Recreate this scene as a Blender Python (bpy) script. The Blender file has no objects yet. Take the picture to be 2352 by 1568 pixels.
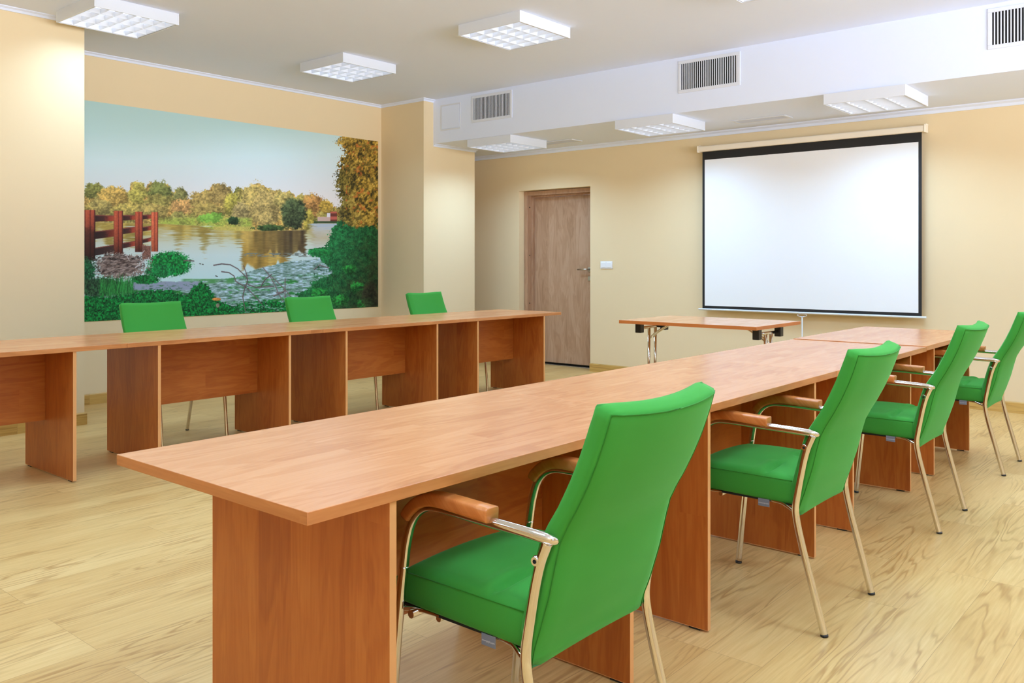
import bpy, bmesh, math, random
import numpy as np
from mathutils import Vector, Matrix

random.seed(7)
sc = bpy.context.scene
COL = sc.collection
PI = math.pi

# ------------------------------------------------------------------ camera
CAM_H = 1.2
YAW = math.radians(40.136)
FPX = 1985.2
cam_d = bpy.data.cameras.new('camera')
cam = bpy.data.objects.new('camera', cam_d)
COL.objects.link(cam)
cam.location = (0, 0, CAM_H)
cam.rotation_euler = (PI / 2, 0, YAW)
cam_d.sensor_width = 36.0
cam_d.lens = FPX / 2352 * 36.0
cam_d.shift_y = -(784 - 603.5) / 2352
cam_d.clip_start = 0.05
sc.camera = cam

# ------------------------------------------------------------------ light and exposure
LAMP_W = 23.5            # watts of every ceiling fitting
LAMP_COL = (0.425, 0.69, 1.0)
LAMP_SPREAD = math.radians(148)
TUBE_E = 5.5
EXPOSURE = -0.26
w = bpy.data.worlds.new('world')
sc.world = w
w.use_nodes = True
# daylight: a pale sky above ground made bright to light the ceiling
SKY_E, GROUND_E = 1.5, 32.0
wt_ = w.node_tree
g_ = wt_.nodes.new('ShaderNodeTexCoord')
sp_ = wt_.nodes.new('ShaderNodeSeparateXYZ')
mr_ = wt_.nodes.new('ShaderNodeMapRange')
mr_.inputs['From Min'].default_value = -0.05
mr_.inputs['From Max'].default_value = 0.05
mr_.inputs['To Min'].default_value = GROUND_E
mr_.inputs['To Max'].default_value = SKY_E
wt_.links.new(g_.outputs['Generated'], sp_.inputs[0])
wt_.links.new(sp_.outputs[2], mr_.inputs['Value'])
wt_.links.new(mr_.outputs[0], wt_.nodes['Background'].inputs[1])
wt_.nodes['Background'].inputs[0].default_value = (0.80, 0.87, 1.0, 1)
sc.view_settings.view_transform = 'Standard'
sc.view_settings.look = 'None'
sc.view_settings.gamma = 1
sc.view_settings.exposure = EXPOSURE
sc.view_settings.use_curve_mapping = False
sc.cycles.use_denoising = True
sc.cycles.max_bounces = 10
sc.cycles.diffuse_bounces = 6
sc.cycles.glossy_bounces = 5
sc.cycles.sample_clamp_indirect = 4.0
sc.cycles.caustics_reflective = False
sc.cycles.caustics_refractive = False


# ------------------------------------------------------------------ materials
def lin(c):
    return tuple(((v / 255) / 12.92 if v / 255 <= 0.04045 else ((v / 255 + 0.055) / 1.055) ** 2.4) for v in c) + (1,)


class N:
    def __init__(s, name, rough=0.5, metal=0.0, base=(0.8, 0.8, 0.8, 1), spec=0.5):
        s.m = bpy.data.materials.new(name)
        s.m.use_nodes = True
        s.t = s.m.node_tree
        s.b = s.t.nodes['Principled BSDF']
        s.b.inputs['Roughness'].default_value = rough
        s.b.inputs['Metallic'].default_value = metal
        s.b.inputs['Base Color'].default_value = base
        s.b.inputs['Specular IOR Level'].default_value = spec

    def new(s, t, **kw):
        n = s.t.nodes.new(t)
        for k, v in kw.items():
            setattr(n, k, v)
        return n

    def link(s, a, b):
        s.t.links.new(a, b)

    def math(s, op, a, b=None, c=None):
        n = s.new('ShaderNodeMath', operation=op)
        for i, x in enumerate((a, b, c)):
            if x is None:
                continue
            if isinstance(x, (int, float)):
                n.inputs[i].default_value = x
            else:
                s.link(x, n.inputs[i])
        return n.outputs[0]

    def noise(s, vec, scale=1.0, detail=2.0, rough=0.5, dist=0.0):
        n = s.new('ShaderNodeTexNoise')
        n.inputs['Scale'].default_value = scale
        n.inputs['Detail'].default_value = detail
        n.inputs['Roughness'].default_value = rough
        n.inputs['Distortion'].default_value = dist
        s.link(vec, n.inputs['Vector'])
        return n.outputs['Fac']

    def ramp(s, fac, stops, interp='LINEAR'):
        n = s.new('ShaderNodeValToRGB')
        cr = n.color_ramp
        cr.interpolation = interp
        while len(cr.elements) < len(stops):
            cr.elements.new(0.5)
        for e, (p, c) in zip(cr.elements, stops):
            e.position = p
            e.color = c
        s.link(fac, n.inputs[0])
        return n.outputs[0]

    def mix(s, fac, a, b, mode='MIX'):
        n = s.new('ShaderNodeMix', data_type='RGBA', blend_type=mode)
        if isinstance(fac, (int, float)):
            n.inputs[0].default_value = fac
        else:
            s.link(fac, n.inputs[0])
        for i, x in ((6, a), (7, b)):
            if isinstance(x, tuple):
                n.inputs[i].default_value = x
            else:
                s.link(x, n.inputs[i])
        return n.outputs[2]

    def xyz(s, x, y, z):
        n = s.new('ShaderNodeCombineXYZ')
        for i, v in enumerate((x, y, z)):
            if isinstance(v, (int, float)):
                n.inputs[i].default_value = v
            else:
                s.link(v, n.inputs[i])
        return n.outputs[0]

    def coords(s):
        tc = s.new('ShaderNodeTexCoord')
        sp = s.new('ShaderNodeSeparateXYZ')
        s.link(tc.outputs['Object'], sp.inputs[0])
        return tc.outputs['Object'], sp.outputs[0], sp.outputs[1], sp.outputs[2]

    def bump(s, h, strength=0.2, dist=0.002):
        n = s.new('ShaderNodeBump')
        n.inputs['Strength'].default_value = strength
        n.inputs['Distance'].default_value = dist
        s.link(h, n.inputs['Height'])
        s.link(n.outputs[0], s.b.inputs['Normal'])

    def base(s, c):
        s.link(c, s.b.inputs['Base Color'])


def plain(name, c, rough=0.5, metal=0.0, spec=0.5, var=0.04):
    n = N(name, rough, metal, spec=spec)
    v, x, y, z = n.coords()
    f = n.noise(v, 9.0, 3)
    c = lin(c)
    n.base(n.mix(f, tuple(a * (1 - var) for a in c[:3]) + (1,), tuple(min(1, a * (1 + var)) for a in c[:3]) + (1,)))
    return n.m


def laminate(name, light, mid, dark, grain='y', rough=0.32, stave=0.105, length=0.9, spec=0.45):
    """printed wood laminate made of staves; the grain runs along one axis"""
    n = N(name, rough, spec=spec)
    v, x, y, z = n.coords()
    oi = n.new('ShaderNodeObjectInfo')
    rnd = n.math('MULTIPLY', oi.outputs['Random'], 7.0)
    if grain == 'y':
        a, b1, b2 = y, x, z
    elif grain == 'x':
        a, b1, b2 = x, y, z
    else:
        a, b1, b2 = z, x, y
    across = n.math('ADD', b1, b2)
    across = n.math('ADD', across, rnd)
    along = n.math('ADD', a, rnd)
    br = n.new('ShaderNodeTexBrick')
    br.offset = 0.37
    br.offset_frequency = 2
    br.inputs['Color1'].default_value = (0, 0, 0, 1)
    br.inputs['Color2'].default_value = (1, 1, 1, 1)
    br.inputs['Mortar'].default_value = (0.5, 0.5, 0.5, 1)
    br.inputs['Scale'].default_value = 1
    br.inputs['Mortar Size'].default_value = 0
    br.inputs['Brick Width'].default_value = length
    br.inputs['Row Height'].default_value = stave
    n.link(n.xyz(along, across, 0), br.inputs['Vector'])
    r = n.math('MULTIPLY', br.outputs['Color'], 9.0)
    vec = n.xyz(n.math('MULTIPLY', along, 1.6), n.math('MULTIPLY', across, 9.0), r)
    n1 = n.noise(vec, 1.0, 4, 0.55, 0.6)
    lines = n.math('SINE', n.math('MULTIPLY', n1, 42.0))
    vec2 = n.xyz(n.math('MULTIPLY', along, 6.0), n.math('MULTIPLY', across, 160.0), r)
    n2 = n.noise(vec2, 1.0, 3)
    f = n.math('ADD', n.math('MULTIPLY', lines, 0.09), n.math('MULTIPLY', n1, 0.75))
    f = n.math('ADD', f, n.math('MULTIPLY', n2, 0.30))
    f = n.math('ADD', f, n.math('MULTIPLY', br.outputs['Color'], 0.14))
    f = n.math('SUBTRACT', f, 0.10)
    c = n.ramp(f, [(0.22, lin(light)), (0.50, lin(mid)), (0.82, lin(dark))])
    n.base(c)
    n.bump(n2, 0.04, 0.001)
    return n.m


def oak_floor(name, light, mid, dark, line, rough=0.36, boards=True):
    n = N(name, rough, spec=0.35)
    v, x, y, z = n.coords()
    across = n.math('ADD', x, z)
    br = n.new('ShaderNodeTexBrick')
    br.offset = 0.41
    br.offset_frequency = 3
    br.inputs['Color1'].default_value = (0, 0, 0, 1)
    br.inputs['Color2'].default_value = (1, 1, 1, 1)
    br.inputs['Mortar'].default_value = (0.5, 0.5, 0.5, 1)
    br.inputs['Scale'].default_value = 1
    br.inputs['Mortar Size'].default_value = 0.0009
    br.inputs['Mortar Smooth'].default_value = 0.2
    br.inputs['Brick Width'].default_value = 1.22
    br.inputs['Row Height'].default_value = 0.181
    n.link(n.xyz(y if boards else n.math('ADD', y, x), across if boards else n.math('ADD', z, 0.04), 0), br.inputs['Vector'])
    r = n.math('MULTIPLY', br.outputs['Color'], 13.0)
    ac = across if boards else z
    al = y if boards else n.math('ADD', x, y)
    vec = n.xyz(n.math('MULTIPLY', al, 0.75), n.math('MULTIPLY', ac, 7.5), r)
    n1 = n.noise(vec, 1.0, 3.5, 0.42, 0.15)
    s1 = n.math('SINE', n.math('MULTIPLY', n1, 105.0))
    s1 = n.math('POWER', n.math('MULTIPLY', n.math('ADD', s1, 1.0), 0.5), 4.0)
    vec2 = n.xyz(n.math('MULTIPLY', al, 5.0), n.math('MULTIPLY', ac, 110.0), r)
    n2 = n.noise(vec2, 1.0, 3, 0.6)
    vec3 = n.xyz(n.math('MULTIPLY', al, 0.8), n.math('MULTIPLY', ac, 3.0), r)
    n3 = n.noise(vec3, 1.0, 2)
    f = n.math('ADD', n.math('MULTIPLY', n2, 0.55), n.math('MULTIPLY', n3, 0.5))
    f = n.math('ADD', f, n.math('MULTIPLY', br.outputs['Color'], 0.12))
    c = n.ramp(f, [(0.30, lin(light)), (0.55, lin(mid)), (0.85, lin(dark))])
    mask = n.ramp(n.noise(vec3, 2.3, 2), [(0.40, (0, 0, 0, 1)), (0.62, (1, 1, 1, 1))])
    c = n.mix(n.math('MULTIPLY', n.math('MULTIPLY', s1, 0.6), mask), c, lin(line))
    seam = n.math('SUBTRACT', 1.0, n.math('LESS_THAN', br.outputs['Fac'], 0.5))
    c = n.mix(n.math('MULTIPLY', seam, 0.6), c, lin((150, 115, 70)))
    n.base(c)
    n.bump(n2, 0.05, 0.001)
    return n.m


def fabric(name, c, c2, rough=0.85):
    n = N(name, rough, spec=0.2)
    v, x, y, z = n.coords()
    f = n.noise(v, 900.0, 2, 0.6)
    g = n.noise(v, 6.0, 2)
    n.base(n.mix(n.math('ADD', n.math('MULTIPLY', f, 0.6), n.math('MULTIPLY', g, 0.4)), lin(c), lin(c2)))
    n.b.inputs['Sheen Weight'].default_value = 0.45
    n.b.inputs['Sheen Roughness'].default_value = 0.4
    n.b.inputs['Sheen Tint'].default_value = lin((150, 235, 150))
    n.bump(f, 0.25, 0.0006)
    return n.m


def emitter(name, c, e):
    n = N(name, 0.5)
    n.b.inputs['Emission Color'].default_value = c
    n.b.inputs['Emission Strength'].default_value = e
    n.b.inputs['Base Color'].default_value = (0.9, 0.9, 0.9, 1)
    return n.m


M = {}
M['wall'] = plain('wall_paint', (230, 209, 170), 0.9, spec=0.1, var=0.008)
M['ceiling'] = plain('ceiling_paint', (228, 236, 255), 0.9, spec=0.1, var=0.006)
M['floor'] = oak_floor('oak_floor', (222, 188, 128), (208, 170, 108), (188, 144, 82), (152, 106, 50))
M['skirt'] = oak_floor('oak_skirting', (214, 178, 104), (200, 160, 88), (180, 138, 68), (150, 108, 48), 0.4, boards=False)
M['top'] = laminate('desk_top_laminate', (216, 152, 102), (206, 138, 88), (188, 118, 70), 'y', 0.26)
M['top_edge_long'] = laminate('desk_top_edge_long', (206, 140, 84), (192, 124, 70), (172, 102, 52), 'y', 0.3, stave=0.5)
M['top_edge_end'] = laminate('desk_top_edge_end', (206, 140, 84), (192, 124, 70), (172, 102, 52), 'x', 0.3, stave=0.5)
M['panel'] = laminate('desk_panel_laminate', (190, 114, 50), (178, 100, 40), (158, 80, 28), 'z', 0.34, stave=0.13, length=2.0)  # same laminate as the tops, with the sides' shade put into the colour
M['modesty'] = laminate('desk_modesty_laminate', (190, 114, 50), (178, 100, 40), (158, 80, 28), 'y', 0.34, stave=0.13)  # modesty copy of the top laminate, its shade darkened into the colour
M['edge'] = plain('desk_edge_band', (216, 156, 98), 0.35, var=0.06)
M['table_top'] = laminate('table_top_laminate', (226, 172, 130), (216, 158, 114), (200, 138, 92), 'y', 0.24)
M['table_edge'] = plain('table_edge_band', (196, 112, 52), 0.35)
M['door'] = laminate('door_veneer', (196, 162, 134), (182, 146, 116), (160, 122, 92), 'z', 0.45, stave=0.2, length=4.0)
M['door_frame'] = laminate('door_frame_veneer', (190, 154, 122), (178, 140, 110), (158, 118, 88), 'z', 0.45, stave=0.2, length=4.0)
M['green'] = fabric('green_fabric', (54, 140, 48), (66, 152, 58))
M['seam'] = fabric('green_seam', (44, 118, 34), (52, 128, 40))
M['chrome'] = plain('chrome', (226, 222, 214), 0.09, 1.0, var=0.01)
M['steel'] = plain('brushed_steel', (200, 198, 192), 0.28, 1.0, var=0.02)
M['arm_wood'] = laminate('armrest_beech', (212, 138, 78), (202, 124, 64), (182, 104, 48), 'y', 0.22)
M['black'] = plain('black_plastic', (24, 24, 26), 0.4)
M['dark'] = plain('dark_void', (12, 11, 10), 0.9)  # near-black for screw caps and for shade painted into gaps and vents
M['white'] = plain('white_enamel', (222, 226, 234), 0.4, var=0.01)
M['vent'] = plain('vent_enamel', (224, 228, 238), 0.45, var=0.01)
M['switch'] = plain('white_plastic', (240, 240, 242), 0.35, var=0.005)
M['screen'] = plain('screen_cloth', (240, 241, 244), 0.85, spec=0.1, var=0.004)
M['border'] = plain('screen_black_border', (22, 22, 24), 0.6)
M['case'] = plain('screen_cream_enamel', (240, 228, 208), 0.4, var=0.01)
M['louvre'] = plain('louvre_aluminium', (228, 234, 246), 0.35, 0.25, var=0.01)
M['tube'] = emitter('fluorescent_tube', (0.84, 0.92, 1.0, 1), TUBE_E)
M['tag'] = plain('grey_tag', (120, 128, 142), 0.5)
M['tag_text'] = plain('tag_lettering', (225, 228, 235), 0.5)
M['backing'] = plain('underseat_black', (20, 22, 20), 0.8)


# ------------------------------------------------------------------ mesh helpers
class MB:
    def __init__(s):
        s.bm = bmesh.new()
        s.mats = []

    def mi(s, mat):
        if mat not in s.mats:
            s.mats.append(mat)
        return s.mats.index(mat)

    def box(s, lo, hi, mat, bevel=0.0, seg=2):
        lo = Vector(lo); hi = Vector(hi)
        r = bmesh.ops.create_cube(s.bm, size=1.0)
        vs = r['verts']
        c = (lo + hi) / 2; d = hi - lo
        for v in vs:
            v.co = Vector((v.co.x * d.x + c.x, v.co.y * d.y + c.y, v.co.z * d.z + c.z))
        fs = set(f for v in vs for f in v.link_faces)
        k = s.mi(mat)
        for f in fs:
            f.material_index = k
        if bevel > 0:
            es = list(set(e for v in vs for e in v.link_edges))
            rr = bmesh.ops.bevel(s.bm, geom=es, offset=bevel, segments=seg, profile=0.5, affect='EDGES')
            for f in rr['faces']:
                f.material_index = k
                f.smooth = True
        return s

    def tube(s, pts, r, mat, n=14, cap=True, ry=None, up=(0, 1, 0)):
        """tube along a polyline; ry = radius along 'up'"""
        pts = [Vector(p) for p in pts]
        k = s.mi(mat)
        rings = []
        up = Vector(up)
        for i, p in enumerate(pts):
            if i == 0:
                t = pts[1] - p
            elif i == len(pts) - 1:
                t = p - pts[i - 1]
            else:
                t = (pts[i + 1] - p).normalized() + (p - pts[i - 1]).normalized()
            t.normalize()
            u = up - t * up.dot(t)
            if u.length < 1e-4:
                u = Vector((1, 0, 0)) - t * t.x
            u.normalize()
            w_ = t.cross(u)
            rr = r[i] if isinstance(r, (list, tuple)) else r
            r2 = ry if ry else rr
            rings.append([s.bm.verts.new(p + w_ * math.cos(a) * rr + u * math.sin(a) * r2)
                          for a in [2 * PI * j / n for j in range(n)]])
        for a, b in zip(rings[:-1], rings[1:]):
            for j in range(n):
                f = s.bm.faces.new((a[j], a[(j + 1) % n], b[(j + 1) % n], b[j]))
                f.smooth = True
                f.material_index = k
        if cap:
            f = s.bm.faces.new(list(reversed(rings[0]))); f.material_index = k
            f = s.bm.faces.new(rings[-1]); f.material_index = k
        return s

    def loft(s, rings, mat, smooth=True, closed=True, cap=True):
        k = s.mi(mat)
        R_ = [[s.bm.verts.new(p) for p in r] for r in rings]
        n = len(R_[0])
        for a, b in zip(R_[:-1], R_[1:]):
            for j in range(n if closed else n - 1):
                f = s.bm.faces.new((a[j], a[(j + 1) % n], b[(j + 1) % n], b[j]))
                f.smooth = smooth
                f.material_index = k
        if cap:
            f = s.bm.faces.new(list(reversed(R_[0]))); f.material_index = k; f.smooth = smooth
            f = s.bm.faces.new(R_[-1]); f.material_index = k; f.smooth = smooth
        return s

    def quad(s, pts, mat):
        f = s.bm.faces.new([s.bm.verts.new(p) for p in pts])
        f.material_index = s.mi(mat)
        return s

    def build(s, name, parent=None, normals=True):
        me = bpy.data.meshes.new(name)
        if normals:
            bmesh.ops.recalc_face_normals(s.bm, faces=s.bm.faces)
        s.bm.to_mesh(me)
        s.bm.free()
        for m in s.mats:
            me.materials.append(M[m])
        o = bpy.data.objects.new(name, me)
        COL.objects.link(o)
        if parent:
            o.parent = parent
        return o


def thing(name, label, cat, loc=(0, 0, 0), rz=0, group=None):
    o = bpy.data.objects.new(name, None)
    COL.objects.link(o)
    o.empty_display_size = 0.1
    o.location = loc
    o.rotation_euler = (0, 0, rz)
    o['label'] = label
    o['category'] = cat
    if group:
        o['group'] = group
    return o


def tag(o, label, cat, group=None):
    o['label'] = label
    o['category'] = cat
    if group:
        o['group'] = group
    return o


def struct(o):
    o['kind'] = 'structure'
    return o


def copy_tree(o, parent=None):
    c = o.copy()
    COL.objects.link(c)
    if parent:
        c.parent = parent
    for ch in list(o.children):
        copy_tree(ch, c)
    return c


def smooth_path(pts, it=3):
    """Chaikin corner cutting keeping the ends"""
    pts = [Vector(p) for p in pts]
    for _ in range(it):
        q = [pts[0]]
        for a, b in zip(pts[:-1], pts[1:]):
            q += [a * 0.75 + b * 0.25, a * 0.25 + b * 0.75]
        q.append(pts[-1])
        pts = q
    return pts


def spline(xs, ys, x):
    return float(np.interp(x, xs, ys))


# ------------------------------------------------------------------ room shell
H = 2.985      # main ceiling
HL = 2.505     # lowered ceiling by the back wall
YB = 7.88      # back wall
YS = 6.69      # soffit face
XM = -7.46     # mural wall
XR, YF = 2.4, -2.6
T = 0.25

b = MB(); b.box((-8.2, YF - T, -0.1), (XR + T, YB + 0.7, 0), 'floor'); struct(b.build('floor'))

left_line = [(-6.57, YF), (-6.57, 2.862), (XM, 2.862), (XM, 6.545), (-6.77, 6.545), (-6.77, 7.36), (-7.75, 7.36), (-7.75, YB)]


def wall_from_line(line, z0, z1, mat, back):
    """solid wall between a polyline and a straight back line x = back"""
    bb = MB()
    k = bb.mi(mat)
    pts = line + [(back, line[-1][1]), (back, line[0][1])]
    lo = [bb.bm.verts.new((x, y, z0)) for x, y in pts]
    hi = [bb.bm.verts.new((x, y, z1)) for x, y in pts]
    n = len(pts)
    for i in range(n):
        bb.bm.faces.new((lo[i], lo[(i + 1) % n], hi[(i + 1) % n], hi[i]))
    bb.bm.faces.new(lo); bb.bm.faces.new(list(reversed(hi)))
    return bb


struct(wall_from_line(left_line, 0, H + 0.1, 'wall', -8.2).build('wall_left'))


def band_along(line, prof, mat, side=1):
    """moulding: profile (offset from wall, z) swept along a polyline with mitred corners"""
    bb = MB()
    P = [Vector((x, y)) for x, y in line]
    rings = []
    for i, p in enumerate(P):
        d1 = (P[i] - P[i - 1]).normalized() if i > 0 else None
        d2 = (P[i + 1] - P[i]).normalized() if i < len(P) - 1 else None
        d1 = d1 or d2; d2 = d2 or d1
        n1 = Vector((d1.y, -d1.x)) * side; n2 = Vector((d2.y, -d2.x)) * side
        m = (n1 + n2)
        m = m / max(1e-6, m.dot(n1))
        rings.append([(p.x + m.x * o, p.y + m.y * o, z) for o, z in prof])
    bb.loft(rings, mat, smooth=False)
    return bb


skirt_prof = [(0, 0.0), (0.014, 0.0), (0.014, 0.082), (0.009, 0.09), (0, 0.09)]


def cove(z, s=0.028):
    return [(0, z), (0, z - s), (s * 0.25, z - s), (s * 0.45, z - s * 0.5), (s * 0.95, z - s * 0.2), (s, z)]


struct(band_along(left_line, skirt_prof, 'skirt').build('baseboard_left'))
struct(band_along([p for p in left_line[:5]] + [(-6.77, YS)], cove(H, 0.03), 'ceiling').build('trim_1'))
struct(band_along([(-6.77, YS), (-6.77, 7.36), (-7.75, 7.36), (-7.75, YB)], cove(HL, 0.03), 'ceiling').build('trim_2'))

# back wall with the door opening
DX0, DX1, DZ = -6.535, -5.51, 2.05
b = MB()
b.box((-8.2, YB, 0), (DX0, YB + 0.4, HL + 0.1), 'wall')
b.box((DX0, YB, DZ), (DX1, YB + 0.4, HL + 0.1), 'wall')
b.box((DX1, YB, 0), (XR + T, YB + 0.4, HL + 0.1), 'wall')
struct(b.build('wall_back'))
b = band_along([(-7.75, YB), (DX0, YB)], skirt_prof, 'skirt')
struct(b.build('baseboard_back'))
struct(band_along([(DX1, YB), (XR, YB)], skirt_prof, 'skirt').build('baseboard_back'))
struct(band_along([(-7.75, YB), (XR, YB)], cove(HL, 0.045), 'ceiling').build('trim_3'))

# ceiling with the dropped part over the back of the room
b = MB()
b.box((-8.2, YF - T, H), (XR + T, YS, H + 0.15), 'ceiling')
b.box((-8.2, YS, HL), (XR + T, YB + 0.4, H + 0.15), 'ceiling')
struct(b.build('ceiling'))

# walls out of view: right wall with windows added to light the ceiling, front wall behind the camera
b = MB()
for (y0, y1) in ((YF - T, -1.6), (0.2, 1.6), (3.4, 4.4), (6.2, YB + 0.4)):
    b.box((XR, y0, 0), (XR + T, y1, H + 0.1), 'wall')
for (y0, y1) in ((-1.6, 0.2), (1.6, 3.4), (4.4, 6.2)):
    b.box((XR, y0, 0), (XR + T, y1, 0.9), 'wall')
    b.box((XR, y0, 2.7), (XR + T, y1, H + 0.1), 'wall')
struct(b.build('wall_right'))
b = MB(); b.box((-8.2, YF - T, 0), (XR, YF, H + 0.1), 'wall'); struct(b.build('wall_front'))


def added_window(i, loc, rz, W, Hh):  # unseen windows, added to brighten the ceiling with daylight
    wroot = struct(thing('window_%d' % i, 'white framed window out of the picture', 'window', loc, rz))
    b = MB()
    for (lo, hi) in (((-0.03, -W, 0), (0.03, W, 0.07)), ((-0.03, -W, Hh - 0.07), (0.03, W, Hh)), ((-0.03, -W, 0.07), (0.03, -W + 0.07, Hh - 0.07)),
                     ((-0.03, W - 0.07, 0.07), (0.03, W, Hh - 0.07)), ((-0.03, -0.04, 0.07), (0.03, 0.04, Hh - 0.07))):
        b.box(lo, hi, 'white', 0.004)
    b.build('window_frame', wroot)
    ld = bpy.data.lights.new('sky_portal', 'AREA')
    ld.shape = 'RECTANGLE'
    ld.size = 2 * W; ld.size_y = Hh
    ld.cycles.is_portal = True
    lo = bpy.data.objects.new('sky_portal', ld)
    COL.objects.link(lo)
    lo.parent = wroot
    lo.location = (0.08, 0, Hh / 2)
    lo.rotation_euler = (PI / 2, 0, PI / 2)


for i, (y0, y1) in enumerate(((-1.6, 0.2), (1.6, 3.4), (4.4, 6.2))):
    added_window(i + 1, (XR + 0.12, (y0 + y1) / 2, 0.9), 0, (y1 - y0) / 2, 1.8)

# ------------------------------------------------------------------ door
YL = 8.085   # face of the leaf
d = struct(thing('door_1', 'brown wood veneer door set back in the cream wall', 'door', ((DX0 + DX1) / 2, YL, 0)))
hw = (DX1 - DX0) / 2
b = MB()
FT = 0.055
fy0 = -0.115; fy1 = 0.06
b.box((-hw + 0.005, fy0, 0), (-hw + FT, fy1, DZ - 0.005), 'door_frame', 0.003)
b.box((hw - FT, fy0, 0), (hw - 0.005, fy1, DZ - 0.005), 'door_frame', 0.003)
b.box((-hw + FT, fy0, DZ - FT), (hw - FT, fy1, DZ - 0.005), 'door_frame', 0.003)
b.box((-hw + FT, -0.04, 0), (-hw + FT + 0.018, fy1, DZ - FT), 'door_frame', 0.002)
b.box((-hw + FT + 0.018, -0.04, DZ - FT - 0.018), (hw - FT, fy1, DZ - FT), 'door_frame', 0.002)
b.build('door_frame', d)
b = MB(); b.box((-hw + FT + 0.02, 0.0, 0.03), (hw - FT - 0.0, 0.042, DZ - FT - 0.02), 'door', 0.002)
leaf = b.build('door_leaf', d)
b = MB()
hx = 0.36
b.box((hx - 0.02, -0.008, 0.995), (hx + 0.02, 0, 1.045), 'steel', 0.003)
b.build('lock_plate', leaf)
b = MB()
b.box((hx - 0.02, -0.008, 1.10), (hx + 0.022, 0, 1.15), 'steel', 0.003)
b.tube([(hx, -0.006, 1.125), (hx, -0.045, 1.125), (hx - 0.012, -0.055, 1.125), (hx - 0.13, -0.055, 1.125)], 0.009, 'steel', 10, up=(0, 0, 1))
b.build('handle', leaf)
b = MB(); b.box((-hw + FT, 0.02, 0.003), (hw - FT, 0.03, 0.03), 'dark'); b.build('threshold_gap', d)  # dark strip put in for the shade under the leaf
b = MB(); b.box((-hw, -0.03, 0.0), (hw, -0.005, 0.006), 'steel', 0.002); b.build('threshold_strip', d)
for z in (0.72, 1.29, 1.86):
    b = MB(); b.tube([(-hw + FT + 0.001, -0.075, z), (-hw + FT + 0.002, -0.07, z)], 0.006, 'dark', 10)
    b.box((-hw + FT, -0.08, z - 0.006), (-hw + FT + 0.003, -0.068, z + 0.006), 'dark', 0.001)
    b.build('frame_screw_cap', d)

# ------------------------------------------------------------------ light switch
s = thing('light_switch', 'white double light switch on the wall right of the door', 'light switch', (-5.292, YB, 1.177))
b = MB(); b.box((-0.078, -0.009, -0.041), (0.078, 0, 0.041), 'switch', 0.004, 3); b.build('switch_plate', s)
for dx in (-0.037, 0.037):
    b = MB(); b.box((dx - 0.029, -0.014, -0.029), (dx + 0.029, -0.008, 0.029), 'switch', 0.003); b.build('rocker', s)

# ------------------------------------------------------------------ projection screen
SC = thing('projection_screen', 'large white pull-down projection screen with black border on the back wall', 'projection screen', (-3.085, 7.80, 0.73))
b = MB()
L0, L1 = -1.055, 1.065
prof = [(-0.03, 1.572), (0.045, 1.572), (0.05, 1.58), (0.05, 1.618), (0.042, 1.626), (-0.028, 1.626), (-0.036, 1.618), (-0.036, 1.58)]
b.loft([[(x, y, z) for y, z in prof] for x in (L0 + 0.012, L1 - 0.012)], 'case', smooth=False)
b.build('screen_case', SC)
for x0, x1 in ((L0, L0 + 0.014), (L1 - 0.014, L1)):
    b = MB()
    b.box((x0, -0.04, 1.566), (x1, 0.055, 1.632), 'case', 0.006, 3)
    b.box((x0 + 0.002, 0.0, 1.632), (x1 - 0.002, 0.070, 1.642), 'case', 0.001)
    b.build('end_cap', SC)
bx0, bx1 = -1.012, 1.028
b = MB()
b.box((bx0, 0, 0.018), (bx1, 0.0015, 1.58), 'border'); b.build('black_border', SC)
b = MB(); b.box((bx0 + 0.026, -0.0012, 0.046), (bx1 - 0.026, 0.0008, 1.492), 'screen'); b.build('screen_cloth', SC)
b = MB()
b.tube([(L0, 0.0, 0.010), (L0 + 0.004, 0.0, 0.010), (L1 - 0.004, 0.0, 0.010), (L1, 0.0, 0.010)], [0.007, 0.0095, 0.0095, 0.007], 'white', 12, up=(0, 0, 1))
b.build('bottom_bar', SC)
b = MB()
ring = [(0.035 * math.cos(a) * 1.25, 0, -0.012 + 0.012 * math.sin(a)) for a in [2 * PI * i / 20 for i in range(21)]]
b.tube(ring, 0.0028, 'white', 8, cap=False)
b.tube([(-0.018, 0, -0.022), (0, 0, -0.034), (0.018, 0, -0.022)], 0.0028, 'white', 8)
b.build('pull_handle', SC)
b = MB(); b.tube([(0, 0.0, -0.03), (0, 0.0, -0.45)], 0.005, 'white', 8, ry=0.0015); b.build('pull_strap', SC)
for x in (L0 + 0.02, L1 - 0.02):
    b = MB(); b.box((x - 0.008, 0.05, 1.59), (x + 0.008, 0.0785, 1.61), 'case', 0.002); b.build('wall_bracket', SC)

# ------------------------------------------------------------------ grilles
VG = 'slatted air vents along the white soffit'


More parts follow.
